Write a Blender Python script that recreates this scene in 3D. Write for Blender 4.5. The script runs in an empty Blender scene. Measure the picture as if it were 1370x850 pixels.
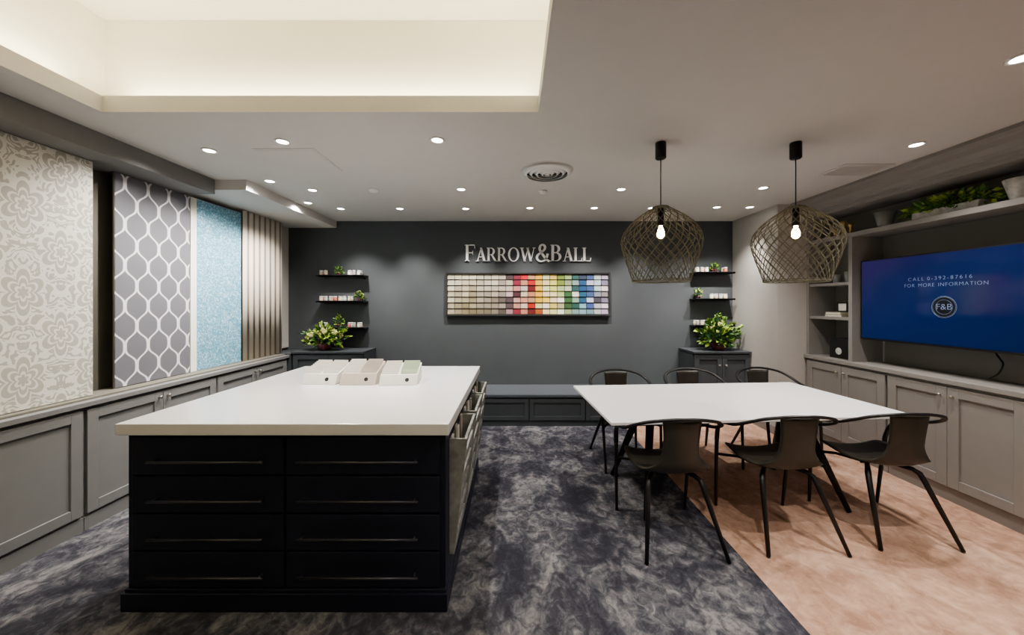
import bpy, bmesh, math, random
from mathutils import Vector, Matrix
random.seed(7)
S=bpy.context.scene; COL=S.collection
F=490.0; CH=1.5; VX=688; VY=405
ZOOM=(685,425,1.0)
# ---------------------------------------------------------------- helpers
class M:
    def __init__(s): s.bm=bmesh.new()
    def box(s,x0,x1,y0,y1,z0,z1,mi=0):
        x0,x1=min(x0,x1),max(x0,x1); y0,y1=min(y0,y1),max(y0,y1); z0,z1=min(z0,z1),max(z0,z1)
        v=[s.bm.verts.new(p) for p in ((x0,y0,z0),(x1,y0,z0),(x1,y1,z0),(x0,y1,z0),(x0,y0,z1),(x1,y0,z1),(x1,y1,z1),(x0,y1,z1))]
        for f in ((0,3,2,1),(4,5,6,7),(0,1,5,4),(1,2,6,5),(2,3,7,6),(3,0,4,7)):
            fc=s.bm.faces.new([v[i] for i in f]); fc.material_index=mi
        return s
    def mbox(s,mp,u0,u1,t0,t1,z0,z1,mi=0):
        a=mp(u0,t0,z0); b=mp(u1,t1,z1)
        return s.box(a[0],b[0],a[1],b[1],a[2],b[2],mi)
    def poly(s,pts,mi=0,smooth=False):
        f=s.bm.faces.new([s.bm.verts.new(p) for p in pts]); f.material_index=mi; f.smooth=smooth; return s
    def prism(s,pts,vec,mi=0):
        vec=Vector(vec); a=[s.bm.verts.new(p) for p in pts]; b=[s.bm.verts.new(Vector(p)+vec) for p in pts]
        n=len(pts); fs=[s.bm.faces.new(a),s.bm.faces.new(b[::-1])]
        for i in range(n): fs.append(s.bm.faces.new((a[i],b[i],b[(i+1)%n],a[(i+1)%n])))
        for f in fs: f.material_index=mi
        return s
    def tube(s,pts,r,seg=8,closed=False,mi=0,flat=1.0):
        pts=[Vector(p) for p in pts]; n=len(pts)
        rs=r if isinstance(r,(list,tuple)) else [r]*n
        rings=[]; up=None
        for i,p in enumerate(pts):
            if closed: t=pts[(i+1)%n]-pts[i-1]
            else: t=pts[min(i+1,n-1)]-pts[max(i-1,0)]
            t.normalize()
            if up is None:
                up=Vector((0,0,1)) if abs(t.z)<.9 else Vector((0,1,0))
            up=(up-t*up.dot(t)); up.normalize(); sd=t.cross(up)
            rings.append([s.bm.verts.new(p+(up*math.cos(a)*flat+sd*math.sin(a))*rs[i]) for a in [2*math.pi*k/seg for k in range(seg)]])
        m=n if closed else n-1
        for i in range(m):
            A=rings[i];B=rings[(i+1)%n]
            for k in range(seg):
                f=s.bm.faces.new((A[k],A[(k+1)%seg],B[(k+1)%seg],B[k])); f.smooth=True; f.material_index=mi
        if not closed:
            f=s.bm.faces.new(rings[0][::-1]); f.material_index=mi; f=s.bm.faces.new(rings[-1]); f.material_index=mi
        return s
    def lathe(s,prof,c=(0,0,0),seg=20,mi=0,axis='Z',cap=True,smooth=True):
        c=Vector(c); rings=[]
        for r,h in prof:
            ring=[]
            for k in range(seg):
                a=2*math.pi*k/seg; x,y=r*math.cos(a),r*math.sin(a)
                p={'Z':(x,y,h),'X':(h,x,y),'Y':(x,h,y)}[axis]
                ring.append(s.bm.verts.new(c+Vector(p)))
            rings.append(ring)
        for A,B in zip(rings,rings[1:]):
            for k in range(seg):
                f=s.bm.faces.new((A[k],A[(k+1)%seg],B[(k+1)%seg],B[k])); f.smooth=smooth; f.material_index=mi
        if cap:
            for R in (rings[0],rings[-1]):
                f=s.bm.faces.new(R); f.material_index=mi
        return s
    def obj(s,name,mats,parent=None,org=(0,0,0),label=None,bevel=0,kind=None,recalc=True):
        org=Vector(org)
        if recalc: bmesh.ops.recalc_face_normals(s.bm,faces=s.bm.faces)
        for v in s.bm.verts: v.co-=org
        me=bpy.data.meshes.new(name); s.bm.to_mesh(me); s.bm.free()
        if not isinstance(mats,(list,tuple)): mats=[mats]
        for m in mats: me.materials.append(m)
        o=bpy.data.objects.new(name,me); COL.objects.link(o)
        if parent is not None: o.parent=parent
        else: o.location=org
        if label: o['label']=label
        if kind: o['kind']=kind
        if bevel:
            b=o.modifiers.new('bevel','BEVEL'); b.width=bevel; b.segments=2; b.limit_method='ANGLE'
        return o
def root(name,label,cat,loc=(0,0,0),rot=0,group=None):
    e=bpy.data.objects.new(name,None); e.empty_display_size=.1; COL.objects.link(e)
    e.location=loc; e.rotation_euler=(0,0,rot); tag(e,label,cat,group); return e
def tag(o,label,cat,group=None):
    o['label']=label; o['category']=cat
    if group: o['group']=group
    return o
def struct(o,label=None):
    o['kind']='structure'
    if label: o['label']=label
    return o
def dup(o,loc=None,rot=None,parent=None,label=None):
    c=o.copy(); COL.objects.link(c)
    if parent is not None: c.parent=parent
    if loc is not None: c.location=loc
    if rot is not None: c.rotation_euler=(0,0,rot)
    if label: c['label']=label
    for ch in list(o.children): dup(ch,parent=c)
    return c
def catmull(P,n=6,closed=False):
    P=[Vector(p) for p in P]; out=[]; L=len(P)
    rng=range(L) if closed else range(L-1)
    for i in rng:
        g=lambda k:P[k%L] if closed else P[max(0,min(L-1,k))]
        p0,p1,p2,p3=g(i-1),g(i),g(i+1),g(i+2)
        for j in range(n):
            t=j/n
            out.append(.5*((2*p1)+(p2-p0)*t+(2*p0-5*p1+4*p2-p3)*t*t+(-p0+3*p1-3*p2+p3)*t**3))
    if not closed: out.append(P[-1])
    return out
# ---------------------------------------------------------------- materials
class N:
    def __init__(s,name):
        s.m=bpy.data.materials.new(name); s.m.use_nodes=True; s.t=s.m.node_tree; s.b=s.t.nodes['Principled BSDF']
    def nd(s,ty,**k):
        n=s.t.nodes.new(ty)
        for a,b in k.items(): setattr(n,a,b)
        return n
    def ln(s,a,b): s.t.links.new(a,b)
    def val(s,inp,v):
        if isinstance(v,bpy.types.NodeSocket): s.ln(v,inp)
        else: inp.default_value=v
    def math(s,op,a,b=0.0,c=0.0):
        n=s.nd('ShaderNodeMath',operation=op); s.val(n.inputs[0],a); s.val(n.inputs[1],b)
        if op in('COMPARE','SMOOTH_MIN','MULTIPLY_ADD'): s.val(n.inputs[2],c)
        return n.outputs[0]
    def co(s):
        t=s.nd('ShaderNodeTexCoord'); x=s.nd('ShaderNodeSeparateXYZ'); s.ln(t.outputs['Object'],x.inputs[0]); return t.outputs['Object'],x.outputs[0],x.outputs[1],x.outputs[2]
    def comb(s,x,y,z):
        n=s.nd('ShaderNodeCombineXYZ'); s.val(n.inputs[0],x); s.val(n.inputs[1],y); s.val(n.inputs[2],z); return n.outputs[0]
    def noise(s,vec,scale,detail=3,dist=0,rough=.5):
        n=s.nd('ShaderNodeTexNoise'); s.ln(vec,n.inputs['Vector']); n.inputs['Scale'].default_value=scale
        n.inputs['Detail'].default_value=detail; n.inputs['Distortion'].default_value=dist; n.inputs['Roughness'].default_value=rough
        return n.outputs['Fac']
    def ramp(s,fac,stops,interp='LINEAR'):
        n=s.nd('ShaderNodeValToRGB'); s.ln(fac,n.inputs[0]); cr=n.color_ramp; cr.interpolation=interp
        while len(cr.elements)<len(stops): cr.elements.new(.5)
        for e,(p,c) in zip(cr.elements,stops): e.position=p; e.color=(*c,1)
        return n.outputs[0]
    def bump(s,h,st=.2,d=.01):
        n=s.nd('ShaderNodeBump'); n.inputs['Strength'].default_value=st; n.inputs['Distance'].default_value=d; s.ln(h,n.inputs['Height']); s.ln(n.outputs[0],s.b.inputs['Normal'])
    def col(s,c): s.val(s.b.inputs['Base Color'],c)
def pm(name,col,rough=.5,metal=0,var=.06,scale=12,bump=0,emit=0,ecol=None):
    n=N(name); v,_,_,_=n.co(); f=n.noise(v,scale,4)
    a=tuple(max(0,c*(1-var)) for c in col); b=tuple(min(1,c*(1+var)) for c in col)
    n.col(n.ramp(f,[(.3,a),(.7,b)])); n.b.inputs['Roughness'].default_value=rough; n.b.inputs['Metallic'].default_value=metal
    if bump: n.bump(n.noise(v,scale*12,2),bump,.004)
    if emit:
        n.b.inputs['Emission Color'].default_value=(*(ecol or col),1); n.b.inputs['Emission Strength'].default_value=emit
    return n.m
mCeil=pm('ceiling_paint',(.62,.605,.585),.9,var=.01)
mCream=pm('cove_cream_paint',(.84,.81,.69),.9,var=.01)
mBack=pm('slate_wall_paint',(.074,.083,.091),.75,var=.04,scale=3,bump=.05)
mTaupe=pm('taupe_wall_paint',(.17,.16,.135),.8,var=.04)
mPlaster=pm('pale_column_paint',(.50,.48,.46),.85,var=.02)
mGreyCab=pm('grey_cabinet_paint',(.215,.213,.213),.5,var=.02)
mFascia=pm('grey_fascia_paint',(.19,.187,.184),.6,var=.02)
mTaupeCab=pm('taupe_cabinet_paint',(.27,.258,.247),.5,var=.02)
mNiche=pm('niche_paint',(.20,.19,.178),.7,var=.02)
mSlateCab=pm('slate_cabinet_paint',(.062,.07,.078),.5,var=.04)
mCush=pm('slate_cushion_fabric',(.075,.085,.10),.85,var=.08,scale=40,bump=.2)
mNavy=pm('midnight_navy_paint',(.016,.018,.033),.38,var=.1,scale=4)
mWhite=pm('white_solid_surface',(.84,.84,.85),.2,var=.01)
mWhiteT=pm('white_table_laminate',(.80,.80,.80),.28,var=.01)
mBlack=pm('black_metal',(.012,.012,.013),.4,metal=.3)
mHandle=pm('gunmetal_bar',(.075,.075,.085),.35,metal=.6)
mBlackP=pm('black_satin_plastic',(.012,.012,.013),.4)
mSeat=pm('dark_olive_leather',(.042,.039,.031),.42,var=.1,scale=8)
mKnob=pm('brushed_nickel',(.55,.52,.46),.3,metal=.9)
mLetter=pm('white_sign_letter',(.95,.95,.94),.35,var=.01)
mWicker=pm('olive_wicker',(.19,.18,.13),.65,var=.25,scale=60)
mTrim=pm('white_metal_trim',(.8,.8,.79),.4,var=.01)
mLED=pm('lamp_diffuser',(1,.97,.9),.4,emit=30,ecol=(1,.95,.86))
mBulb=pm('warm_bulb_glass',(1,.8,.5),.3,emit=24,ecol=(1,.72,.38))
mStone=pm('pale_stone',(.55,.54,.52),.7,var=.25,scale=25,bump=.2)
mWood=pm('weathered_grey_wood',(.29,.295,.28),.75,var=.3,scale=18,bump=.4)
mPaper=pm('cream_paper',(.80,.79,.74),.8,var=.03)
mPink=pm('blush_paper',(.56,.49,.44),.8,var=.04)
mMint=pm('pale_green_paper',(.52,.62,.47),.8,var=.03)
mDark=pm('charcoal_board',(.03,.03,.032),.5)
mPot=pm('plum_ceramic',(.12,.03,.04),.3)
mG1=pm('leaf_green',(.08,.19,.03),.5,var=.3); mG2=pm('leaf_lime',(.30,.42,.07),.5,var=.3); mG3=pm('leaf_dark',(.03,.09,.025),.5,var=.3)
mFl=pm('cream_blossom',(.66,.66,.30),.7,var=.2,scale=30)
mGlass=pm('smoked_glass',(.25,.25,.24),.15)
# carpets
def carpet(name,stops,sc,sx=1,sy=1):
    n=N(name); v,x,y,z=n.co()
    vv=n.comb(n.math('MULTIPLY',x,sx),n.math('MULTIPLY',y,sy),0.0)
    a=n.noise(vv,sc,5,.9,.62); b=n.noise(vv,sc*5,5,1.0,.65); c=n.noise(v,260,1)
    f=n.math('ADD',n.math('MULTIPLY',a,.60),n.math('MULTIPLY',b,.40))
    f=n.math('ADD',f,n.math('MULTIPLY',n.math('SUBTRACT',c,.5),.08))
    n.col(n.ramp(f,stops)); n.b.inputs['Roughness'].default_value=1.0
    n.b.inputs['Specular IOR Level'].default_value=.05
    n.bump(n.math('ADD',n.math('MULTIPLY',f,2),c),.4,.005); return n.m
mCarpetB=carpet('mottled_slate_carpet',[(.40,(.038,.038,.049)),(.48,(.064,.064,.078)),(.54,(.125,.122,.136)),(.61,(.235,.226,.232))],3.4,1,.8)
mCarpetP=carpet('mottled_peach_carpet',[(.38,(.33,.20,.145)),(.5,(.46,.295,.22)),(.62,(.58,.40,.31))],2.9,1,.9)
# wallpapers
def damask():
    n=N('damask_wallpaper'); v,x,y,z=n.co(); W=.18; P=.52
    parts=[]; outs=[]
    for oy,oz in((0.0,0.0),(W,P/2)):
        u=n.math('PINGPONG',n.math('SUBTRACT',y,oy),W); w=n.math('PINGPONG',n.math('SUBTRACT',z,oz),P/2)
        w2=n.math('MULTIPLY',w,.75)
        r=n.math('SQRT',n.math('ADD',n.math('MULTIPLY',u,u),n.math('MULTIPLY',w2,w2)))
        th=n.math('ARCTAN2',w2,u)
        pet=n.math('ADD',n.math('MULTIPLY',n.math('ABSOLUTE',n.math('SINE',n.math('MULTIPLY',th,3.0))),.42),.58)
        f=n.math('DIVIDE',r,n.math('MULTIPLY',pet,.105))
        a=n.math('LESS_THAN',f,1.0); b=n.math('LESS_THAN',n.math('ABSOLUTE',n.math('SUBTRACT',f,.66)),.06); c=n.math('LESS_THAN',n.math('ABSOLUTE',n.math('SUBTRACT',f,.33)),.07)
        q=n.math('MULTIPLY',a,n.math('SUBTRACT',1.0,n.math('MAXIMUM',b,c))); parts.append(q); outs.append(n.math('GREATER_THAN',f,1.17))
    u=n.math('PINGPONG',y,W)
    f=n.noise(n.comb(u,z,0.0),13,1.5,1.3,.45); vines=n.math('GREATER_THAN',n.math('PINGPONG',n.math('MULTIPLY',f,8.0),1.0),.54)
    m=n.math('MULTIPLY',vines,n.math('MULTIPLY',outs[0],outs[1]))
    m=n.math('MAXIMUM',m,n.math('MAXIMUM',parts[0],parts[1]))
    n.col(n.ramp(m,[(.3,(.68,.665,.61)),(.7,(.43,.41,.365))])); n.b.inputs['Roughness'].default_value=.6; return n.m
def trellis():
    n=N('trellis_wallpaper'); v,x,y,z=n.co(); W=.088; P=.31
    th=n.math('MULTIPLY',z,2*math.pi/P)
    s=n.math('ADD',n.math('MULTIPLY',n.math('SINE',th),1.05),n.math('MULTIPLY',n.math('SINE',n.math('MULTIPLY',th,3.0)),.12))
    g=n.math('MULTIPLY',s,W*.49)
    a=n.math('PINGPONG',n.math('SUBTRACT',y,g),W); b=n.math('PINGPONG',n.math('ADD',n.math('SUBTRACT',y,W),g),W)
    d=n.math('MINIMUM',a,b)
    n.col(n.ramp(d,[(.0072,(.70,.70,.73)),(.0095,(.150,.150,.172))])); n.b.inputs['Roughness'].default_value=.6; return n.m
def floral():
    n=N('blue_floral_wallpaper'); v,x,y,z=n.co(); f=n.noise(v,34,2,2.5)
    n.col(n.ramp(f,[(.52,(.13,.32,.44)),(.57,(.40,.60,.70))])); n.b.inputs['Roughness'].default_value=.6; return n.m
def stripes():
    n=N('striped_curtain_fabric'); v,x,y,z=n.co(); f=n.math('PINGPONG',y,.046)
    n.col(n.ramp(n.math('MULTIPLY',f,10.0),[(.20,(.36,.295,.235)),(.24,(.76,.71,.63))])); n.b.inputs['Roughness'].default_value=.9; return n.m
mDam=damask(); mTre=trellis(); mFlo=floral(); mStr=stripes()
# ---------------------------------------------------------------- room
BY=4.95; LX=-3.08; RX=3.6; NY=-1.6; H=2.6
struct(M().box(LX-.1,RX+.1,NY-.1,BY+.1,-.1,0).obj('floor',pm('floor_screed',(.2,.2,.2),.9)))
struct(M().box(LX-.1,RX+.1,BY,BY+.1,0,H).obj('wall_back',mBack))
struct(M().box(LX-.1,LX,NY,BY,0,H).obj('wall_left',mTaupe))
struct(M().box(RX,RX+.1,NY,BY,0,H).obj('wall_right',mPlaster))
struct(M().box(LX-.1,RX+.1,NY-.1,NY,0,H).obj('wall_front',mPlaster))
struct(M().box(2.95,RX,4.1,BY,0,H).obj('wall_column',mPlaster))
hx0,hx1,hy0,hy1=-2.38,.14,-1.2,2.114; lz=H+.095; g=.14
c=M()
c.box(LX-.1,hx0,NY-.1,BY+.1,H,lz).box(hx1,RX+.1,NY-.1,BY+.1,H,lz).box(hx0,hx1,hy1,BY+.1,H,lz).box(hx0,hx1,NY-.1,hy0,H,lz)
struct(c.obj('ceiling',mCeil))
c=M(); tz=3.24
c.box(hx0-g-.05,hx0-g,hy0-g,hy1+g,lz,tz).box(hx1+g,hx1+g+.05,hy0-g,hy1+g,lz,tz).box(hx0-g-.05,hx1+g+.05,hy1+g,hy1+g+.05,lz,tz).box(hx0-g-.05,hx1+g+.05,hy0-g-.05,hy0-g,lz,tz)
c.box(hx0-g-.05,hx1+g+.05,hy0-g-.05,hy1+g+.05,tz,tz+.05)
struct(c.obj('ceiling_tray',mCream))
def area(name,loc,sx,sy,p,col,rot=(math.pi,0,0)):
    l=bpy.data.lights.new(name,'AREA'); l.shape='RECTANGLE'; l.size=sx; l.size_y=sy; l.energy=p; l.color=col
    o=bpy.data.objects.new(name,l); o.location=loc; o.rotation_euler=rot; COL.objects.link(o); return o
warm=(1,.905,.71)
for a in((hx0-.02,hx1+.02,hy1+.04,hy1+.07),(hx0-.07,hx0-.04,hy0,hy1+.03),(hx1+.04,hx1+.07,hy0,hy1+.03)):
    tag(M().box(*a,lz+.001,lz+.012).obj('light_strip',mTrim,org=((a[0]+a[1])/2,(a[2]+a[3])/2,lz)),'slim warm light strip hidden on the ceiling cove ledge','light strip','cove light strips')
area('cove_light',((hx0+hx1)/2,hy1+.06,lz+.03),2.5,.04,12,warm)
area('cove_light',(hx0-.06,(hy0+hy1)/2,lz+.03),.04,3.2,15,warm)
area('cove_light',(hx1+.06,(hy0+hy1)/2,lz+.03),.04,3.2,15,warm)
area('cove_light',((hx0+hx1)/2,hy0-.06,lz+.03),2.5,.04,12,warm)
struct(M().box(LX,-2.68,NY,3.28,2.47,H).obj('trim_1',mFascia))
struct(M().box(LX,-2.40,3.28,BY,2.51,H).obj('trim_2',mCeil))
struct(M().box(2.935,2.95,4.1,4.55,0.009,.1).box(2.935,3.25,4.085,4.1,0.009,.1).obj('baseboard_right',mTaupeCab))
struct(M().box(LX,-1.0,NY,NY+.015,0,.1).box(-1,RX,NY,NY+.015,0,.1).obj('baseboard_front',mTaupeCab))
FZ=.008
tag(M().box(LX,1.33,NY+.02,BY,0,FZ).obj('carpet',mCarpetB,org=(0,0,0)),'dark slate blue mottled cut pile carpet on the floor','carpet')
tag(M().box(1.33,2.95,NY+.02,BY,0,FZ).box(2.95,RX,NY+.02,4.1,0,FZ).obj('carpet',mCarpetP,org=(0,0,0)),'peach mottled cut pile carpet under the table','carpet')
# ---------------------------------------------------------------- cabinets
def shaker(m,mp,u0,u1,z0,z1,fr=.065,th=.022):
    m.mbox(mp,u0,u0+fr,0,th,z0,z1).mbox(mp,u1-fr,u1,0,th,z0,z1).mbox(mp,u0+fr,u1-fr,0,th,z0,z0+fr).mbox(mp,u0+fr,u1-fr,0,th,z1-fr,z1)
    m.mbox(mp,u0+fr,u1-fr,0,.010,z0+fr,z1-fr); return m
def knob(mp,u,z,t0,par,org):
    m=M(); a=Vector(mp(u,t0,z)); b=Vector(mp(u,t0+.028,z)); d=b-a
    m.tube([a,a+d*.45,a+d*.5,a+d*.85,b],[.005,.005,.012,.013,.008],10); m.obj('knob',mKnob,par,org)
LP=-2.82
mpL=lambda u,t,z:(LP+t,u,z)
for i,(y0,y1) in enumerate([(1.33,2.39),(2.39,3.45),(3.45,4.52)]):
    org=(-2.95,(y0+y1)/2,FZ)
    r=root('cabinet','low grey painted shaker cabinet with two doors and small knobs','cabinet',org,group='grey shaker wall cabinets')
    M().box(LX+.005,LP,y0+.002,y1-.002,FZ,.815).box(LP,LP+.012,y0+.002,y1-.002,FZ,.095).obj('body',mGreyCab,r,org)
    mid=(y0+y1)/2
    for a,b,ku in((y0+.012,mid-.002,mid-.035),(mid+.002,y1-.012,mid+.035)):
        d=shaker(M(),mpL,a,b,.115,.795).obj('door',mGreyCab,r,org,bevel=.002)
        knob(mpL,ku,.755,.022,d,org)
tag(M().box(LX+.005,-2.785,1.33,4.54,.817,.85).obj('countertop',mGreyCab,org=(-2.93,2.9,.817),bevel=.003),'long grey painted ledge above the shaker cabinets','countertop')
tag(M().box(-3.04,-2.84,1.33,4.54,.851,.862).obj('panel_track',mTaupe,org=(-2.94,2.9,.851)),'dark track holding the sliding wallpaper panels','track')
def wp(y0,y1,x,mat,label,edge,e0=.004):
    org=(x,(y0+y1)/2,.864)
    r=root('wallpaper_panel',label,'wallpaper panel',org,group='sliding wallpaper panels')
    M().box(x-.012,x,y0,y1,.864,2.468).obj('board',edge,r,org)
    o=M().box(x,x+.004,y0+e0,y1-.004,.868,2.464).obj('wallpaper',mat,r,(0,0,0)); o.location=(-org[0],-org[1],-org[2])
wp(1.45,2.52,-2.90,mDam,'tall sliding panel in cream and taupe damask wallpaper',mPaper)
wp(2.70,3.33,-2.95,mTre,'tall sliding panel in grey wallpaper with white trellis',mTaupe)
wp(3.345,3.96,-2.955,mFlo,'tall sliding panel in pale blue floral wallpaper',mPaper,.065)
m=M(); pr=None; n=112; y0,y1=3.968,4.64
for i in range(n+1):
    y=y0+(y1-y0)*i/n; x=-2.945+.005*math.sin((y-.046)/.092*2*math.pi)
    a=m.bm.verts.new((x,y,.866)); b=m.bm.verts.new((x,y,2.505))
    if pr: f=m.bm.faces.new((pr[0],a,b,pr[1])); f.smooth=True
    pr=(a,b)
o=m.obj('curtain',mStr,org=(0,0,0)); tag(o,'long beige and cream striped curtain hanging beside the panels','curtain')
o.modifiers.new('s','SOLIDIFY').thickness=.004
struct(M().box(LX,-3.05,4.66,BY,.9,2.51).obj('trim_3',mPlaster))
BP=4.57
mpB=lambda u,t,z:(u,BP-t,z)
def dark_cab(x0,x1,lab,y1=BY-.003):
    org=((x0+x1)/2,4.75,FZ)
    r=root('cabinet',lab,'cabinet',org,group='dark slate corner cabinets')
    M().box(x0,x1,BP,y1,FZ,.865).obj('body',mSlateCab,r,org)
    M().box(x0-.01,x1+.003,BP-.035,y1,.866,.892).obj('top',mSlateCab,r,org,bevel=.003)
    mid=(x0+x1)/2
    for a,b,k in((x0+.01,mid-.002,mid-.04),(mid+.002,x1-.01,mid+.04)):
        d=shaker(M(),mpB,a,b,.1,.85,.06).obj('door',mSlateCab,r,org,bevel=.002); knob(mpB,k,.72,.022,d,org)
dark_cab(-2.76,-1.87,'dark slate shaker cabinet with plant on top, in the corner')
dark_cab(2.23,2.94,'dark slate shaker cabinet with flowers on top, beside pale column')
struct(M().box(LX,-2.775,4.545,BY-.003,FZ,.865).obj('trim_4',mSlateCab))
org=(.18,4.7,FZ)
r=root('bench','long low built-in slate bench with panelled front under the sign','bench',org)
BP=4.43
M().box(-1.855,2.215,BP,BY-.003,FZ,.35).box(-1.855,2.215,BP-.006,BP,FZ,.07).obj('body',mSlateCab,r,org)
for i in range(6):
    a=-1.855+i*.678
    shaker(M(),mpB,a+.006,a+.672,.08,.34,.05,.02).obj('drawer',mSlateCab,r,org,bevel=.002)
M().box(-1.855,2.215,BP-.03,BY-.003,.352,.395).obj('seat',mCush,r,org,bevel=.01)
# ---------------------------------------------------------------- right built-in
CP=3.27
mpR=lambda u,t,z:(CP-t,u,z)
for y0,y1 in((3.2,4.08),(2.3,3.2),(1.4,2.3)):
    org=(3.42,(y0+y1)/2,FZ)
    r=root('cabinet','taupe painted shaker cabinet with two doors and round knobs','cabinet',org,group='taupe shaker media cabinets')
    M().box(CP,RX-.003,y0+.002,y1-.002,FZ+.0,.885).obj('body',mTaupeCab,r,org)
    mid=(y0+y1)/2
    for a,b,k in((y0+.012,mid-.002,mid-.04),(mid+.002,y1-.012,mid+.04)):
        d=shaker(M(),mpR,a,b,.12,.865,.07).obj('door',mTaupeCab,r,org,bevel=.002); knob(mpR,k,.80,.022,d,org)
tag(M().box(3.235,RX-.003,1.4,4.095,.887,.925).obj('countertop',mTaupeCab,org=(3.4,2.8,.887),bevel=.004),'taupe painted countertop running along the media cabinets','countertop')
org=(3.42,2.8,.93)
r=root('bookcase','tall taupe built-in bookcase with shelves around the television','bookcase',org)
M().box(3.57,RX-.003,1.4,4.095,.926,2.598).obj('back_panel',mNiche,r,org)
M().box(3.27,3.57,4.065,4.095,.926,2.42).obj('side_panel',mTaupeCab,r,org)
M().box(3.27,3.57,1.4,1.44,.926,2.42).obj('side_panel',mTaupeCab,r,org)
M().box(3.27,3.57,3.545,3.585,.926,2.135).obj('divider',mTaupeCab,r,org)
M().box(3.27,3.57,1.44,4.065,2.136,2.18).obj('shelf',mTaupeCab,r,org,bevel=.003)
for z in(1.335,1.685): M().box(3.28,3.57,3.585,4.065,z-.012,z+.018).obj('shelf',mTaupeCab,r,org,bevel=.003)
M().box(3.25,3.57,1.4,4.095,2.421,2.598).obj('fascia',mTaupeCab,r,org)
m=M(); m.prism([(3.25,1.4,2.44),(3.235,1.4,2.445),(3.235,1.4,2.47),(3.215,1.4,2.475),(3.205,1.4,2.50),(3.17,1.4,2.53),(3.12,1.4,2.55),(3.11,1.4,2.56),(3.08,1.4,2.575),(3.08,1.4,2.598),(3.25,1.4,2.598)],(0,2.68,0))
m.obj('crown_moulding',mTaupeCab,r,org)
# ---------------------------------------------------------------- TV
tx=3.335; ty0,ty1,tz0,tz1=2.20,3.525,1.15,1.90
org=(3.4,2.86,1.15)
r=root('television','large wall-mounted flat television showing a blue screen','television',org)
M().box(tx,tx+.035,ty0,ty1,tz0,tz1).obj('casing',mBlackP,r,org,bevel=.004)
M().box(tx+.035,3.569,2.6,3.1,1.35,1.7).obj('wall_mount',mBlack,r,org)
n=N('blue_screen'); v,x,y,z=n.co()
f=n.math('ADD',n.math('ADD',n.math('MULTIPLY',z,.9),n.math('MULTIPLY',y,.25)),n.math('MULTIPLY',n.noise(v,2.2,1),.45))
colr=n.ramp(f,[(.10,(.001,.007,.042)),(.45,(.002,.011,.066)),(.75,(.008,.013,.07)),(1.0,(.030,.020,.085))])
n.col((.004,.01,.04,1)); n.ln(colr,n.b.inputs['Emission Color']); n.b.inputs['Emission Strength'].default_value=1.0; n.b.inputs['Roughness'].default_value=.10
M().box(tx-.002,tx,ty0+.012,ty1-.012,tz0+.018,tz1-.012).obj('screen',n.m,r,org)
mTxt=pm('screen_text_glow',(.2,.28,.45),.5,emit=.13,ecol=(.5,.62,.9))
mEmb=pm('emblem_navy',(.002,.003,.010),.6,var=.05)
def text(body,size,loc,rot,mat,par,org,name='lettering',ext=.0004,align='CENTER',sp=1.0,off=0):
    cu=bpy.data.curves.new(name,'FONT'); cu.body=body; cu.size=size; cu.align_x=align; cu.align_y='CENTER' if align=='CENTER' else 'BOTTOM_BASELINE'; cu.extrude=ext; cu.space_character=sp; cu.offset=off
    o=bpy.data.objects.new(name,cu); COL.objects.link(o)
    dg=bpy.context.evaluated_depsgraph_get(); me=bpy.data.meshes.new_from_object(o.evaluated_get(dg)); bpy.data.objects.remove(o)
    me.materials.clear(); me.materials.append(mat)
    o=bpy.data.objects.new(name,me); COL.objects.link(o); o.parent=par; o.location=Vector(loc)-Vector(org); o.rotation_euler=rot
    o['w']=max(q.co.x for q in me.vertices); return o
rtv=(math.pi/2,0,-math.pi/2)
for line,yy,zz,sp in((('CALL','0-392-87616'),3.10,1.680,1.4),(('FOR','MORE','INFORMATION'),3.13,1.628,1.15)):
    for wd in line:
        o=text(wd,.041,(tx-.003,yy,zz),rtv,mTxt,r,org,sp=sp,align='LEFT',off=-.0009); yy-=o['w']+.024; del o['w']
M().lathe([(.083,tx-.0035),(.083,tx-.0022)],(0,2.84,1.465),40,axis='X').obj('emblem',mEmb,r,org,label='round dark blue emblem')
o=text('F&B',.066,(tx-.0042,2.84,1.465),rtv,mTxt,r,org,name='emblem_lettering',off=-.001); del o['w']
for rr,w in((.083,.0012),(.076,.0007),(.056,.001)):
    m=M(); m.tube([(tx-.004,2.84+rr*math.cos(a),1.465+rr*math.sin(a)) for a in [2*math.pi*k/48 for k in range(48)]],w,5,True)
    m.obj('emblem_ring',mTxt,r,org)
m=M(); m.tube(catmull([(3.54,2.7,1.14),(3.52,2.66,1.10),(3.47,2.60,1.06),(3.46,2.62,.99),(3.5,2.7,.94)],6),.005,6)
tag(m.obj('cable',mBlackP,org=(3.5,2.7,.93)),'thin black cable dangling below the television','cable')
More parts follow.
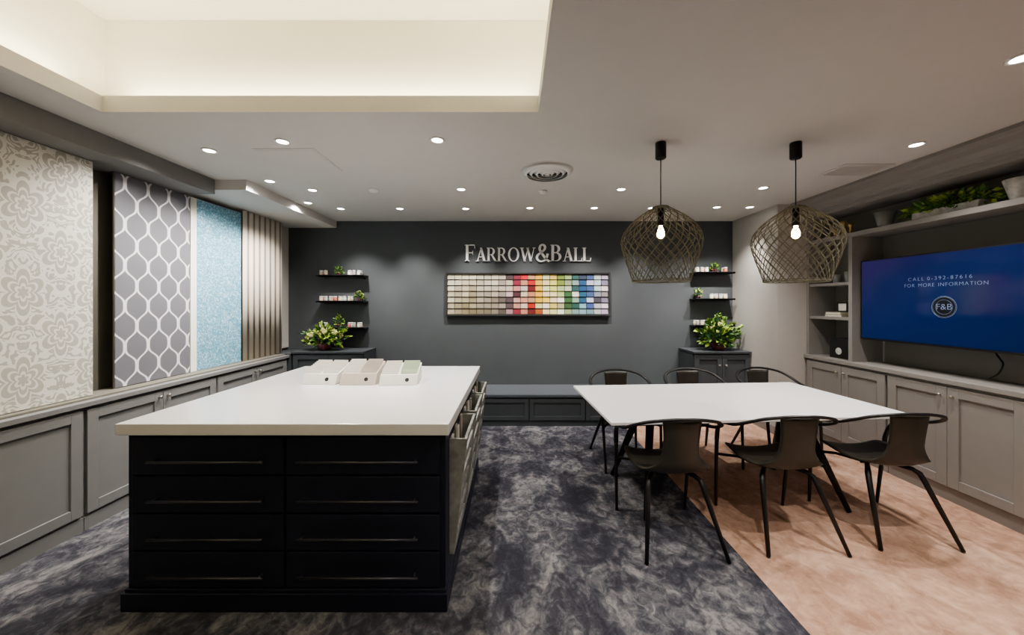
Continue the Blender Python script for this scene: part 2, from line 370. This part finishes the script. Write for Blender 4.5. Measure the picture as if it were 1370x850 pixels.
# ---------------------------------------------------------------- sign
T=.15; t=.055
def rect(a,b,c,d): return [(a,c),(b,c),(b,d),(a,d)]
def stem(x): return [rect(x,x+T,0,1),rect(x-.06,x+T+.06,0,.04),rect(x-.06,x+T+.06,.96,1)]
def bowl(x,zc,ry,rx):
    out=[]; n=12
    for i in range(n):
        a0=math.pi/2-math.pi*i/n; a1=math.pi/2-math.pi*(i+1)/n
        P=lambda a,R,Q:(x+R*math.cos(a),zc+Q*math.sin(a))
        out.append([P(a0,rx,ry),P(a1,rx,ry),P(a1,rx-T,ry-t),P(a0,rx-T,ry-t)])
    return out
def diag(x0,z0,x1,z1,w): return [(x0-w/2,z0),(x0+w/2,z0),(x1+w/2,z1),(x1-w/2,z1)]
def letter(ch):
    if ch=='F': return .62,stem(.06)+[rect(.2,.58,.95,1),[(.53,.97),(.58,.97),(.60,.76),(.57,.76)],rect(.2,.47,.49,.54),rect(.445,.475,.39,.64)]
    if ch=='L': return .62,stem(.06)+[rect(.2,.58,0,.05),[(.53,.03),(.58,.03),(.62,.26),(.58,.26)]]
    if ch=='A': return .80,[diag(.14,0,.40,1,.06),diag(.64,0,.385,1,.16),rect(.2,.55,.30,.35),rect(.02,.26,0,.04),rect(.50,.79,0,.04)]
    if ch=='R': return .74,stem(.06)+[rect(.2,.32,.95,1),rect(.2,.34,.46,.51)]+bowl(.30,.73,.27,.28)+[diag(.64,0,.36,.48,.15),rect(.56,.76,0,.04)]
    if ch=='B': return .70,stem(.06)+[rect(.2,.32,.95,1),rect(.2,.34,.50,.55),rect(.2,.36,0,.05)]+bowl(.30,.75,.25,.27)+bowl(.31,.275,.275,.33)
    if ch=='O':
        out=[]; n=28
        for i in range(n):
            a0=2*math.pi*i/n;a1=2*math.pi*(i+1)/n
            P=lambda a,R,Q:(.43+R*math.cos(a),.5+Q*math.sin(a))
            out.append([P(a0,.40,.515),P(a1,.40,.515),P(a1,.255,.465),P(a0,.255,.465)])
        return .86,out
    if ch=='W': return 1.14,[diag(.14,1,.37,0,.15),diag(.60,1,.36,0,.06),diag(.55,1,.80,0,.15),diag(1.03,1,.79,0,.06),rect(.02,.30,.96,1),rect(.46,.68,.96,1),rect(.92,1.13,.96,1)]
    if ch=='&':
        P=catmull([(.80,.0,0),(.60,.14,0),(.40,.42,0),(.24,.70,0),(.27,.92,0),(.42,1.0,0),(.54,.88,0),(.50,.70,0),(.30,.52,0),(.11,.36,0),(.08,.16,0),(.24,.01,0),(.46,.03,0),(.62,.2,0),(.70,.46,0)],5)
        out=[]
        for i in range(len(P)-1):
            a,b=P[i],P[i+1]; d=(b-a).normalized(); nn=Vector((-d.y,d.x,0)); w=.035+.035*abs(d.y)
            out.append([tuple((a+nn*w)[:2]),tuple((a-nn*w)[:2]),tuple((b-nn*w)[:2]),tuple((b+nn*w)[:2])])
        return .86,out
word='FARROW&BALL'
big=.225; small=.185
tot=sum(letter(c)[0]*(big if i in(0,6,7) else small) for i,c in enumerate(word))
sx=1.70/tot; X=-.665; zb=2.055
org=(.18,BY-.01,zb)
r=root('wall_sign','white serif raised letters mounted on the dark wall','sign',org)
for i,ch in enumerate(word):
    w,ps=letter(ch); hh=big if i in(0,6,7) else small
    m=M()
    for p in ps:
        m.prism([(X+a*hh*sx,BY-.03,zb+b*hh) for a,b in p],(0,.029,0))
    m.obj('letter',mLetter,r,org); X+=w*hh*sx
# ---------------------------------------------------------------- swatch display
x0,x1,z0,z1=-.92,1.285,1.32,1.905
org=(.18,BY-.03,z0)
r=root('paint_swatch_display','black framed wall display with rows of coloured paint swatches','swatch display',org)
fr=.022
M().box(x0,x1,BY-.06,BY-.002,z0,z0+fr).box(x0,x1,BY-.06,BY-.002,z1-fr,z1).box(x0,x0+fr,BY-.06,BY-.002,z0+fr,z1-fr).box(x1-fr,x1,BY-.06,BY-.002,z0+fr,z1-fr).box(x0+fr,x1-fr,BY-.012,BY-.002,z0+fr,z1-fr).obj('frame',mDark,r,org,bevel=.002)
NC,NR=22,7
W_=(.66,.64,.58)
cols=[[(.56,.53,.44),(.33,.29,.22)],[(.52,.48,.37),(.26,.22,.15)],[(.54,.49,.36),(.22,.18,.11)],[(.50,.45,.33),(.19,.155,.095)],[(.52,.48,.40),(.17,.145,.105)],[(.46,.43,.36),(.145,.12,.085)],[(.50,.46,.38),(.11,.085,.065)],
[(.42,.37,.31),(.08,.065,.06)],[(.26,.20,.20),(.09,.06,.07),(.42,.36,.32)],[(.22,.03,.05),(.42,.22,.20),(.08,.03,.04)],[(.48,.025,.025),(.50,.22,.17),(.52,.44,.36)],[(.42,.03,.025),(.48,.22,.14),(.17,.025,.025)],
[(.62,.36,.06),(.64,.50,.26),(.36,.10,.04)],[(.70,.50,.09),W_,(.62,.54,.30)],[(.58,.48,.13),(.62,.56,.32),(.30,.25,.06)],[(.17,.22,.06),W_,(.36,.38,.18)],[(.05,.12,.05),(.24,.31,.17),(.42,.46,.32)],
[(.035,.10,.09),(.20,.32,.28),W_],[(.035,.10,.20),(.22,.36,.44),(.04,.06,.10)],[(.06,.11,.24),(.38,.46,.52),(.16,.24,.33)],[(.06,.07,.09),(.38,.41,.45),(.20,.23,.27)],[(.52,.53,.54),(.18,.18,.21),(.36,.36,.39)]]
m=M(); mats=[]
cw=(x1-x0-2*fr)/NC; rh=(z1-z0-2*fr)/NR
for i in range(NC):
    for j in range(NR):
        if i<8:
            k=j/(NR-1)+random.uniform(-.35,.3); k=min(1,max(0,k)); A,B=cols[i][1],cols[i][0]; c=tuple(B[q]*k+A[q]*(1-k) for q in range(3))
        else:
            c=random.choice(cols[i]); c=tuple(q*random.uniform(.85,1.1) for q in c)
        mt=pm('swatch_paint',tuple(min(.92,q) for q in c),.25,var=.01); mats.append(mt)
        a=x0+fr+i*cw; z=z0+fr+j*rh
        m.prism([(a+.004,BY-.046,z+.005),(a+.004,BY-.034,z+rh-.005),(a+.004,BY-.013,z+rh-.005),(a+.004,BY-.013,z+.005)],(cw-.008,0,0),len(mats)-1)
m.obj('swatches',mats,r,org)
# ---------------------------------------------------------------- wall shelves with jars
jarcols=[(.75,.73,.68),(.55,.45,.38),(.7,.6,.5),(.35,.33,.32),(.6,.2,.15),(.5,.55,.5),(.8,.75,.55)]
jars=[]
mLid=pm('jar_lid',(.66,.65,.62),.4)
for k,cx in enumerate(jarcols):
    m=M(); m.lathe([(.021,0),(.023,.004),(.023,.042),(.019,.048)],seg=12).lathe([(.021,.048),(.021,.064),(.018,.066)],seg=12,mi=1)
    o=m.obj('paint_jar',[pm('jar_paint',cx,.3),mLid]); jars.append(o.data); bpy.data.objects.remove(o)
def leaf(m,p,dd,L,mi,lim,wf=.28):
    sd=dd.cross(Vector((random.uniform(-1,1),random.uniform(-1,1),random.uniform(-1,1)))).normalized(); nn=dd.cross(sd); W=L*wf
    pts=[p,p+dd*L*.45+sd*W+nn*.1*L,p+dd*L*.45-sd*W+nn*.1*L,p+dd*L*.5,p+dd*L-nn*.1*L]
    xlim,ylim,zlim=lim
    for q in pts: q.y=min(q.y,ylim); q.z=max(q.z,zlim); q.x=min(q.x,xlim)
    a,b1,b2,b0,e=[m.bm.verts.new(q) for q in pts]
    for f in((a,b1,b0),(a,b0,b2),(b1,e,b0),(b0,e,b2)):
        q=m.bm.faces.new(f); q.material_index=mi
def leafy(m,c,rx,ry,rz,n,ls,mis=(0,1,2),ylim=9,zlim=-9,xlim=9):
    c=Vector(c)
    for i in range(n):
        th=random.uniform(0,2*math.pi); ph=math.acos(random.uniform(-.35,1)); k=random.uniform(.45,1)
        d=Vector((math.sin(ph)*math.cos(th),math.sin(ph)*math.sin(th),math.cos(ph)))
        p=c+Vector((d.x*rx,d.y*ry,d.z*rz))*k
        dd=(d+Vector((random.uniform(-.6,.6),random.uniform(-.6,.6),random.uniform(-.5,.5)))).normalized()
        leaf(m,p,dd,ls*random.uniform(.6,1.4),random.choice(mis),(xlim,ylim,zlim))
def plant(name,label,cat,c,pr,ph,rx,ry,rz,n,ls,potmat,flowers=0,mis=(0,1,2),group=None,xlim=9,ylim=BY-.01,sprigs=0):
    org=c; r=root(name,label,cat,c,group=group); x,y,z=c
    M().lathe([(pr*.7,z),(pr*.85,z+ph*.3),(pr,z+ph),(pr*.86,z+ph),(pr*.8,z+ph*.85)],(x,y,0),20).obj('pot',potmat,r,org)
    m=M(); cc=(x,y,z+ph+rz*.2)
    for k in range(7):
        a=2*math.pi*k/7; m.tube([(x,y,z+ph*.8),(x+.4*rx*math.cos(a),y+.4*ry*math.sin(a),z+ph+rz*.5)],.003,4,mi=2)
    leafy(m,cc,rx,ry,rz,n,ls,mis,ylim,z+.02,xlim)
    for k in range(sprigs):
        a=random.uniform(0,2*math.pi); e=random.uniform(.15,1.3); L=random.uniform(1.15,1.5)
        q=Vector((rx*math.cos(e)*math.cos(a),min(ry*math.cos(e)*math.sin(a),ry*.5),rz*math.sin(e)))*L
        P=catmull([Vector(cc),Vector(cc)+q*.55+Vector((0,0,.02)),Vector(cc)+q],4)
        for pp in P: pp.y=min(pp.y,ylim-.01); pp.x=min(pp.x,xlim-.01)
        m.tube(P,.0022,4,mi=2); mi=random.choice(mis)
        for pp in P[3:]:
            for s in(-1,1): leaf(m,pp.copy(),(q.normalized()+Vector((random.uniform(-.8,.8),random.uniform(-.5,.5),random.uniform(-.6,.6)))).normalized(),ls*.8,mi,(xlim,ylim,z+.02))
    m.obj('foliage',[mG1,mG2,mG3],r,org,recalc=False)
    if flowers:
        m=M()
        for k in range(flowers):
            th=random.uniform(0,2*math.pi); ph2=random.uniform(.1,1.35)
            p=Vector(cc)+Vector((rx*.95*math.sin(ph2)*math.cos(th),ry*.95*math.sin(ph2)*math.sin(th),rz*1.0*math.cos(ph2))); R=random.uniform(.018,.032) if rx>.15 else .011
            p.y=min(p.y,ylim-.04)
            for q in range(26):
                d=Vector((random.gauss(0,1),random.gauss(0,1),random.gauss(0,1))).normalized(); s1=d.cross(Vector((.3,.5,.8))).normalized(); s2=d.cross(s1)
                o1=p+d*R; m.poly([o1+s1*R*.4,o1+s2*R*.4,o1-s1*R*.4+d*R*.1,o1-s2*R*.4])
            m.lathe([(R*.3,-R*.9),(R*.9,0),(R*.3,R*.9)],p,8)
        m.obj('blossom',mFl,r,org,recalc=False)
    return r
def shelfset(x0,x1,zs,skip):
    for k,z in enumerate(zs):
        m=M().box(x0,x1,BY-.15,BY-.002,z-.018,z).box(x0,x1,BY-.15,BY-.143,z-.018,z+.006).box(x0+.05,x1-.05,BY-.03,BY-.002,z-.045,z-.018)
        o=m.obj('wall_shelf',mDark,org=((x0+x1)/2,BY-.07,z-.018),bevel=.001); tag(o,'small black floating shelf holding paint sample jars','shelf','black floating shelves')
        n=int((x1-x0-.05)/.062)
        for i in range(n):
            for row,yy in((0,BY-.11),(1,BY-.05)):
                xx=x0+.05+i*.062
                if row==1 and i%2: continue
                if abs(xx-skip[k])<.1: continue
                j=bpy.data.objects.new('paint_jar',random.choice(jars)); COL.objects.link(j); j.location=(xx,yy,z+.0005)
                tag(j,'tiny lidded paint sample jar on a black shelf','jar','paint sample jars on the shelves')
shelfset(-2.60,-1.97,(1.86,1.52,1.17),(-2.33,-2.06,-2.33))
shelfset(2.37,2.90,(1.90,1.55,1.20),(2.66,2.45,2.72))
for x,z,rx,rz,fl,lab in((-2.33,1.86,.055,.06,0,'small leafy green plant on the black shelf'),(-2.06,1.52,.055,.07,8,'small green plant with cream flowers on shelf'),(-2.33,1.17,.06,.10,0,'bushy green potted plant on the lower shelf'),
    (2.66,1.90,.055,.06,0,'small leafy green plant on the black shelf'),(2.45,1.55,.05,.07,7,'small green plant with pale flowers on shelf'),(2.72,1.20,.06,.10,0,'bushy green potted plant on the lower shelf')):
    plant('potted_plant',lab,'plant',(x,BY-.08,z+.0005),.028,.045,rx,.045,rz,90,.03,mPot,fl,group='small shelf plants')
plant('flower_arrangement','large arrangement of lime and cream flowers in plum bowl','flowers',(-2.42,4.67,.893),.085,.09,.24,.11,.15,240,.065,mPot,26,(0,1,1,2),ylim=4.79,sprigs=26)
plant('flower_arrangement','large loose green and white flower arrangement in plum bowl','flowers',(2.60,4.67,.893),.085,.09,.23,.11,.20,240,.07,mPot,16,(0,1,0,2),xlim=2.94,ylim=4.79,sprigs=30)
# ---------------------------------------------------------------- island
ix0,ix1,iy0,iy1=-1.885,-.335,1.79,3.30
org=(-1.11,2.54,FZ)
r=root('kitchen_island','midnight navy island cabinet with drawers and thick white top','island',org)
M().box(ix0,ix1,iy0,iy1,.11,.862).obj('body',mNavy,r,org,bevel=.002)
M().box(ix0-.012,ix1+.012,iy0-.028,iy1+.02,FZ,.095).box(ix0-.004,ix1+.004,iy0-.016,iy1+.008,.095,.11).obj('plinth',mNavy,r,org,bevel=.003)
M().box(-1.905,-.312,1.745,3.34,.865,.921).obj('worktop',mWhite,r,org,bevel=.004)
rows=[(.665,.845,.738),(.48,.655,.55),(.298,.470,.369),(.118,.288,.186)]
for (a,b,h0,h1) in((ix0+.028,-1.118,-1.75,-1.2),(-1.104,ix1-.028,-1.04,-.46)):
    for z0,z1,hz in rows:
        d=M().box(a,b,iy0-.014,iy0-.001,z0,z1).obj('drawer',mNavy,r,org,bevel=.003)
        M().tube([(h0,iy0-.048,hz),(h1,iy0-.048,hz)],.0065,8).tube([(h0+.02,iy0-.048,hz),(h0+.02,iy0-.014,hz)],.005,8).tube([(h1-.02,iy0-.048,hz),(h1-.02,iy0-.014,hz)],.005,8).obj('handle',mHandle,d,org,label='slim dark metal bar handle')
for k,(a,b) in enumerate([(1.88,2.31),(2.36,2.79),(2.84,3.24)]):
    m=M(); zt=.80; zb_=.22
    xb=ix1+.002
    def P(z): return xb+.026+(z-zb_)/(zt-zb_)*.065
    def slat(z0,z1,y0,y1,off=0):
        m.prism([(P(z0)-.014-off,y0,z0),(P(z0)-off,y0,z0),(P(z1)-off,y0,z1),(P(z1)-.014-off,y0,z1)],(0,y1-y0,0))
    slat(zb_,zt,a,a+.035); slat(zb_,zt,b-.035,b)
    for zz in(.22,.33,.44,.55,.66,.765): slat(zz,zz+.035 if zz>.7 or zz<.25 else zz+.05,a+.035,b-.035,.002)
    m.box(xb,P(zb_)-.001,a,b,zb_-.012,zb_)
    for q in (a,b-.012): m.prism([(xb,q,zb_),(P(zb_)-.014,q,zb_),(P(zt)-.014,q,zt),(xb,q,zt)],(0,.012,0))
    d=m.obj('side_bin',mWood,r,org,label='weathered grey slatted wooden bin on the side')
    for i in range(6):
        y=a+.03+i*(b-a-.06)/6
        M().box(xb+.002,xb+.012,y,y+.05,.25,.78+random.uniform(0,.04)).obj('sample_book',[mPaper,mTaupe,mPink][i%3],d,org)
# sample boxes
def sbox(x,y,w,mat,mat2,lab,rot=0,h=.11,hb=.155,emb=True):
    z=.922; org=(x,y,z); r=root('sample_box',lab,'box',org,rot,group='colour card boxes on the island')
    d=.22; O=(0,0,0)
    m=M(); m.prism([(-w/2,-d/2,0),(-w/2,-d/2+.035,h*.62),(-w/2,-d/2+.045,h*.62),(-w/2,d/2,hb*.8),(-w/2,d/2,0)],(w,0,0)); m.obj('tray',mat,r,O,bevel=.002)
    m=M()
    for k in range(7):
        yy=-d/2+.05+k*.022; zz=h*.62+(yy+d/2-.045)/(d-.045)*(hb*.8-h*.62)
        for s,mi in((-1,0),(1,1)):
            c0=-w/4*s
            m.prism([(c0-w*.22,yy,zz-.001),(c0-w*.22,yy+.003,zz-.001),(c0-w*.22,yy+.012,zz+.032),(c0-w*.22,yy+.009,zz+.032)],(w*.44,0,0),mi)
    m.obj('colour_cards',[mat2,mPaper],r,O)
    if emb:
        nrm=Vector((0,-h*.62,.035)).normalized(); c=Vector((w*.22,-d/2+.0175,h*.31))+nrm*.0004; u=Vector((1,0,0)); v=u.cross(nrm)
        M().prism([tuple(c+nrm*.0005+u*.014*math.cos(a)+v*.014*math.sin(a)) for a in [2*math.pi*q/24 for q in range(24)]],nrm*.0006).obj('emblem',mDark,r,O,label='small round dark emblem')
    return r
sbox(-1.375,2.69,.25,mPaper,mPaper,'white slanted paint card box on the white island top',rot=-.08)
sbox(-1.10,2.67,.25,mPink,mPink,'blush slanted card box with round dark emblem',.02,.12,.17)
sbox(-.82,2.66,.26,mPaper,mMint,'pale green topped slanted card box on the island',rot=.10)
# ---------------------------------------------------------------- table
LZ=FZ+.005
ang=math.radians(4)
tr=root('dining_table','large rectangular table with white top and black splayed legs','table',(1.61,2.88,LZ+.002),ang)
O=(0,0,0); zt=.74-FZ
M().box(-1.04,1.04,-.515,.515,zt-.02,zt).obj('tabletop',mWhiteT,tr,O,bevel=.003)
M().box(-.85,.85,-.03,.03,zt-.06,zt-.021).box(-.72,-.66,-.3,.3,zt-.045,zt-.021).box(.66,.72,-.3,.3,zt-.045,zt-.021).obj('frame',mBlack,tr,O)
for sx_ in(-1,1):
    for sy in(-1,1):
        M().tube([(sx_*.58,sy*.06,zt-.035),(sx_*.66,sy*.2,.35),(sx_*.74,sy*.34,.0)],[.034,.028,.018],12,flat=.7).obj('leg',mBlack,tr,O)
# ---------------------------------------------------------------- chairs
def make_chair():
    r=root('dining_chair','black framed armchair with dark olive moulded seat shell','chair',(0,0,LZ),group='chairs around the table')
    path=[(.225,.430,.19),(.19,.443,.21),(.10,.442,.228),(0,.434,.232),(-.10,.434,.225),(-.165,.448,.195),(-.205,.495,.145),(-.225,.57,.114),(-.242,.67,.108),(-.254,.79,.118)]
    P=catmull([(p[0],p[1],p[2]) for p in path],4)
    m=M(); prev=None; nx=12
    for i,p in enumerate(P):
        row=[]
        for j in range(nx+1):
            u=-1+2*j/nx; back=min(1,max(0,(p.y-.45)/.14))
            row.append(m.bm.verts.new((u*p.z,p.x+back*.022*u*u,p.y+(1-back)*.03*u*u)))
        if prev:
            for j in range(nx):
                f=m.bm.faces.new((prev[j],prev[j+1],row[j+1],row[j])); f.smooth=True
        prev=row
    s=m.obj('seat',mSeat,r,O); so=s.modifiers.new('s','SOLIDIFY'); so.thickness=.010; so.offset=-1
    half=[(.262,.205,.50),(.272,.17,.60),(.284,.08,.660),(.290,-.05,.692),(.278,-.15,.735),(.215,-.218,.778),(.10,-.258,.803),(.0,-.270,.808)]
    full=half+[(-a,b,c) for a,b,c in half[-2::-1]]
    Q=catmull(full,6); L=len(Q)
    M().tube(Q,[.0165-.003*math.sin(math.pi*i/(L-1)) for i in range(L)],10,flat=.72).obj('armrest',mBlackP,r,O,label='curved black arm and back rail')
    for sx_ in(-1,1):
        a=catmull([(sx_*.262,.205,.505),(sx_*.256,.225,.3),(sx_*.245,.250,0)],4)
        M().tube(a,[.0145-.004*i/(len(a)-1) for i in range(len(a))],8).tube([(sx_*.257,.218,.39),(sx_*.16,.12,.412),(sx_*.10,0,.416)],.010,8).obj('leg',mBlackP,r,O)
        a=[(sx_*.07,-.02,.414),(sx_*.14,-.105,.405),(sx_*.16,-.130,.388),(sx_*.170,-.148,.35),(sx_*.238,-.30,0)]
        M().tube(a,[.013,.015,.0165,.016,.011],8).obj('leg',mBlackP,r,O)
    M().tube([(-.10,-.01,.413),(.10,-.01,.413)],.014,8).obj('seat_frame',mBlackP,r,O)
    return r
ch=make_chair()
places=[(.985,2.385,1),(1.725,2.44,0),(2.45,2.49,-2),(1.03,3.45,183),(1.78,3.50,184),(2.53,3.55,185)]
for i,(x,y,a) in enumerate(places):
    if i==0: ch.location=(x,y,LZ); ch.rotation_euler=(0,0,math.radians(a))
    else: dup(ch,(x,y,LZ),math.radians(a))
# ---------------------------------------------------------------- pendants
def make_pendant():
    r=root('pendant_lamp','olive woven wicker pendant lamp hanging on a black cord','lamp',(0,0,H),group='wicker pendant lamps')
    M().lathe([(.034,0),(.036,-.004),(.036,-.105),(.03,-.112),(.006,-.114)],seg=20).obj('canopy',mBlack,r,O)
    M().tube([(0,0,-.112),(0,0,-.50)],.0035,6).obj('cord',mBlackP,r,O)
    M().lathe([(.006,-.44),(.02,-.45),(.021,-.545),(.024,-.55),(.024,-.57),(.016,-.572)],seg=16).obj('socket',mBlack,r,O)
    M().lathe([(.012,-.572),(.014,-.588),(.022,-.606),(.026,-.626),(.023,-.645),(.013,-.657),(.004,-.660)],seg=18).obj('bulb',mBulb,r,O)
    zt_,zb_=-.445,-.955
    prof=[(0,.050),(.04,.080),(.10,.128),(.17,.175),(.25,.216),(.33,.245),(.40,.259),(.47,.263),(.55,.256),(.70,.234),(.85,.208),(1,.186)]
    def R(t):
        for (a,b),(c,d) in zip(prof,prof[1:]):
            if t<=c: k=(t-a)/(c-a); return b+(d-b)*k
        return prof[-1][1]
    m=M(); n=24; st=34
    for k in range(n):
        for dr in(-1,1):
            for off in(-.010,.010):
                pts=[]
                for i in range(st+1):
                    tt=i/st; a=2*math.pi*k/n+off+dr*tt*1.7; rr=R(tt)+.0015*dr
                    pts.append((rr*math.cos(a),rr*math.sin(a),zt_+(zb_-zt_)*tt))
                m.tube(pts,.0015,5)
    for tt,rad in((0,.005),(.03,.003),(.98,.0025),(1,.004)):
        m.tube([(R(tt)*math.cos(a),R(tt)*math.sin(a),zt_+(zb_-zt_)*tt) for a in [2*math.pi*q/40 for q in range(40)]],rad,6,True)
    m.lathe([(.012,-.440),(.049,-.445),(.049,-.45),(.012,-.446)],seg=24,cap=False)
    m.obj('shade',mWicker,r,O)
    return r
pd=make_pendant(); pd.location=(1.008,2.52,H)
dup(pd,(1.937,2.52,H))
# ---------------------------------------------------------------- downlights
def make_dl():
    r=root('downlight','small round recessed ceiling spotlight with white trim','ceiling light',(0,0,H),group='recessed ceiling spotlights')
    M().lathe([(.036,-.0005),(.050,-.0005),(.050,-.005),(.042,-.009),(.036,-.006)],seg=24,cap=False).obj('trim_ring',mTrim,r,O)
    M().lathe([(.0355,-.0005),(.0355,-.004),(.02,-.007),(.004,-.008)],seg=20).obj('lens',mLED,r,O)
    return r
pos=[]
for px,py in [(280,201),(378,189),(585,187),(1226,193),(1367,77),(361,242),(418,254),(617,253),(831,253),(1021,251),(412,271),(456,279),(535,279),(623,279),(709,278),(795,278),(872,278),(959,277),(1003,277)]:
    Z=(H-CH)*F/(VY-py); pos.append(((px-VX)/F*Z,Z))
pos+=[(1.0,1.2),(2.3,.3),(1.0,-.3),(-2.62,1.4),(-2.62,-.4)]
base=make_dl(); base.location=(pos[0][0],pos[0][1],H)
for i,(x,y) in enumerate(pos):
    if i: dup(base,(x,y,H))
    l=bpy.data.lights.new('spot','SPOT'); l.energy=104; l.color=(1,.945,.875); l.spot_size=math.radians(116); l.spot_blend=1; l.shadow_soft_size=.03
    o=bpy.data.objects.new('spot_light',l); o.location=(x,y,H-.02); COL.objects.link(o)
    if -2.8<x<-1.9 and y<4.1:
        o.rotation_euler=(0,math.radians(33),0); l.energy=118; l.spot_size=math.radians(100)
    elif y>4.1:
        o.rotation_euler=(math.radians(25),0,0); l.energy=130; l.spot_size=math.radians(72)
m=M()
for rr in(.20,.155,.11,.065):
    m.lathe([(rr,-.004),(rr+.010,-.004),(rr-.022,-.034),(rr-.030,-.034)],(0,0,0),40,cap=False)
m.lathe([(.0,-.03),(.022,-.03),(.022,-.034),(.0,-.034)],seg=20,cap=False)
m.lathe([(.19,-.001),(.215,-.001),(.215,-.006),(.19,-.006)],seg=40,cap=False)
m.lathe([(.002,-.0015),(.185,-.0015)],seg=40,mi=1,cap=False)
o=m.obj('air_vent',[mTrim,mDark]); o.location=(.275,3.06,H); tag(o,'round white ceiling air diffuser with concentric rings','air vent')
for (px,py,rad) in((726,256,.045),(500,254,.05)):
    Z=(H-CH)*F/(VY-py)
    o=M().lathe([(rad,-.0005),(rad,-.008),(rad*.7,-.022),(rad*.3,-.026),(.002,-.026)],seg=24).obj('smoke_detector',mTrim); o.location=((px-VX)/F*Z,Z,H); tag(o,'small round white smoke detector on the ceiling','smoke detector')
o=M().box(-.22,.22,-.22,.22,-.004,-.0).box(-.20,.20,-.20,.20,-.006,-.004).obj('access_hatch',mCeil); o.location=(-1.65,2.83,H); tag(o,'flush square painted access hatch in the ceiling','access hatch')
m=M(); m.box(-.2,.2,-.13,-.11,-.008,-.0).box(-.2,.2,.11,.13,-.008,-.0).box(-.2,-.18,-.11,.11,-.008,-.0).box(.18,.2,-.11,.11,-.008,-.0)
for k in range(9): m.box(-.18,.18,-.10+k*.024,-.092+k*.024,-.007,-.0)
o=m.obj('air_grille',mCeil); o.location=(2.82,3.03,H); tag(o,'rectangular slatted air return grille in the ceiling','air grille')
# ---------------------------------------------------------------- shelf decor (right)
sz=2.181
def tumbler(x,y,z,r0,r1,h,mat,lab,name='vase'):
    o=M().lathe([(r0,0),(r0*1.02,.004),(r1,h),(r1*.88,h),(r0*.85,.02),(.002,.02)],seg=18).obj(name,mat); o.location=(x,y,z); tag(o,lab,name)
tumbler(3.37,3.33,sz,.045,.080,.14,mGlass,'tapered smoky grey vase on the high shelf')
tumbler(3.36,2.42,sz,.05,.085,.14,mStone,'tapered pale stone vase on the high shelf')
org=(3.40,2.80,sz); r=root('trough_planter','low pale stone trough planter filled with trailing greenery','planter',org)
m=M(); m.prism([(3.34,2.64,sz),(3.46,2.64,sz),(3.48,2.62,sz+.06),(3.32,2.62,sz+.06)],(0,.44,0)); m.obj('trough',mStone,r,org,bevel=.004)
m=M(); leafy(m,(3.39,2.86,sz+.075),.09,.30,.085,520,.042,(0,1,0),3.2,sz+.003,3.56); leafy(m,(3.37,3.09,sz+.06),.05,.08,.05,90,.04,(0,1),3.2,sz+.003,3.56); m.obj('foliage',[mG1,mG2,mG3],r,org,recalc=False)
mGold=pm('aged_brass',(.55,.38,.15),.35,metal=.8)
for k,(z,w,col) in enumerate(((1.354,.20,(.62,.56,.42)),(1.378,.185,(.55,.47,.33)))):
    org=(3.40,3.82,z); r=root('book','cream clothbound book lying flat on the shelf','book',org,group='stacked books on the shelf')
    cm=pm('book_cloth',col,.7)
    M().box(3.32,3.47,3.82-w/2,3.82+w/2,z,z+.003).box(3.32,3.47,3.82-w/2,3.82+w/2,z+.019,z+.022).box(3.467,3.47,3.82-w/2,3.82+w/2,z+.003,z+.019).obj('cover',cm,r,org)
    M().box(3.324,3.466,3.82-w/2+.004,3.82+w/2-.004,z+.0031,z+.0189).obj('pages',mPaper,r,org)
org=(3.42,3.70,1.402)
r=root('picture_frame','small dark freestanding picture frame on the stacked books','frame',org)
M().box(3.40,3.415,3.74,3.86,1.4015,1.415).box(3.40,3.415,3.74,3.86,1.49,1.504).box(3.40,3.415,3.74,3.752,1.415,1.49).box(3.40,3.415,3.848,3.86,1.415,1.49).obj('frame',mDark,r,org)
M().box(3.406,3.412,3.752,3.848,1.415,1.49).obj('picture',mPaper,r,org)
org=(3.42,3.78,.927)
r=root('display_box','black square box with pale round emblem on the countertop','box',org)
M().box(3.34,3.54,3.66,3.88,.927,1.13).obj('body',mBlackP,r,org,bevel=.003)
M().lathe([(.035,3.3375),(.035,3.3395)],(0,3.77,1.0),24,axis='X').obj('emblem',mStone,r,org)
for k,(y,h) in enumerate(((3.70,.12),(3.78,.16),(3.88,.10))):
    o=M().lathe([(.03,0),(.034,.01),(.015,.03),(.012,h*.6),(.03,h*.8),(.02,h),(.002,h+.004)],seg=16).obj('ornament',mGold); o.location=(3.40,y,sz); tag(o,'small turned brass ornament on the high shelf','ornament','brass ornaments on the high shelf')
for y,h in((3.72,.11),(3.86,.09)):
    tumbler(3.40,y,1.704,.03,.045,h,mGlass,'small smoked glass beaker on the middle shelf','beaker')
# ---------------------------------------------------------------- camera, world
w=bpy.data.worlds.new('World'); S.world=w; w.use_nodes=True; w.node_tree.nodes['Background'].inputs[0].default_value=(.5,.5,.5,1); w.node_tree.nodes['Background'].inputs[1].default_value=.05
try: S.view_settings.look='AgX - Medium High Contrast'
except Exception as e: print(e)
cx,cy,k=ZOOM
cd=bpy.data.cameras.new('Camera'); cam=bpy.data.objects.new('Camera',cd); COL.objects.link(cam)
cam.location=(0,0,CH); cam.rotation_euler=(math.pi/2,0,0); cd.sensor_width=36; cd.lens=F*k/1370*36; cd.shift_y=-(cy-405)*k/1370; cd.shift_x=(cx-688)*k/1370; cd.clip_start=.05
S.camera=cam
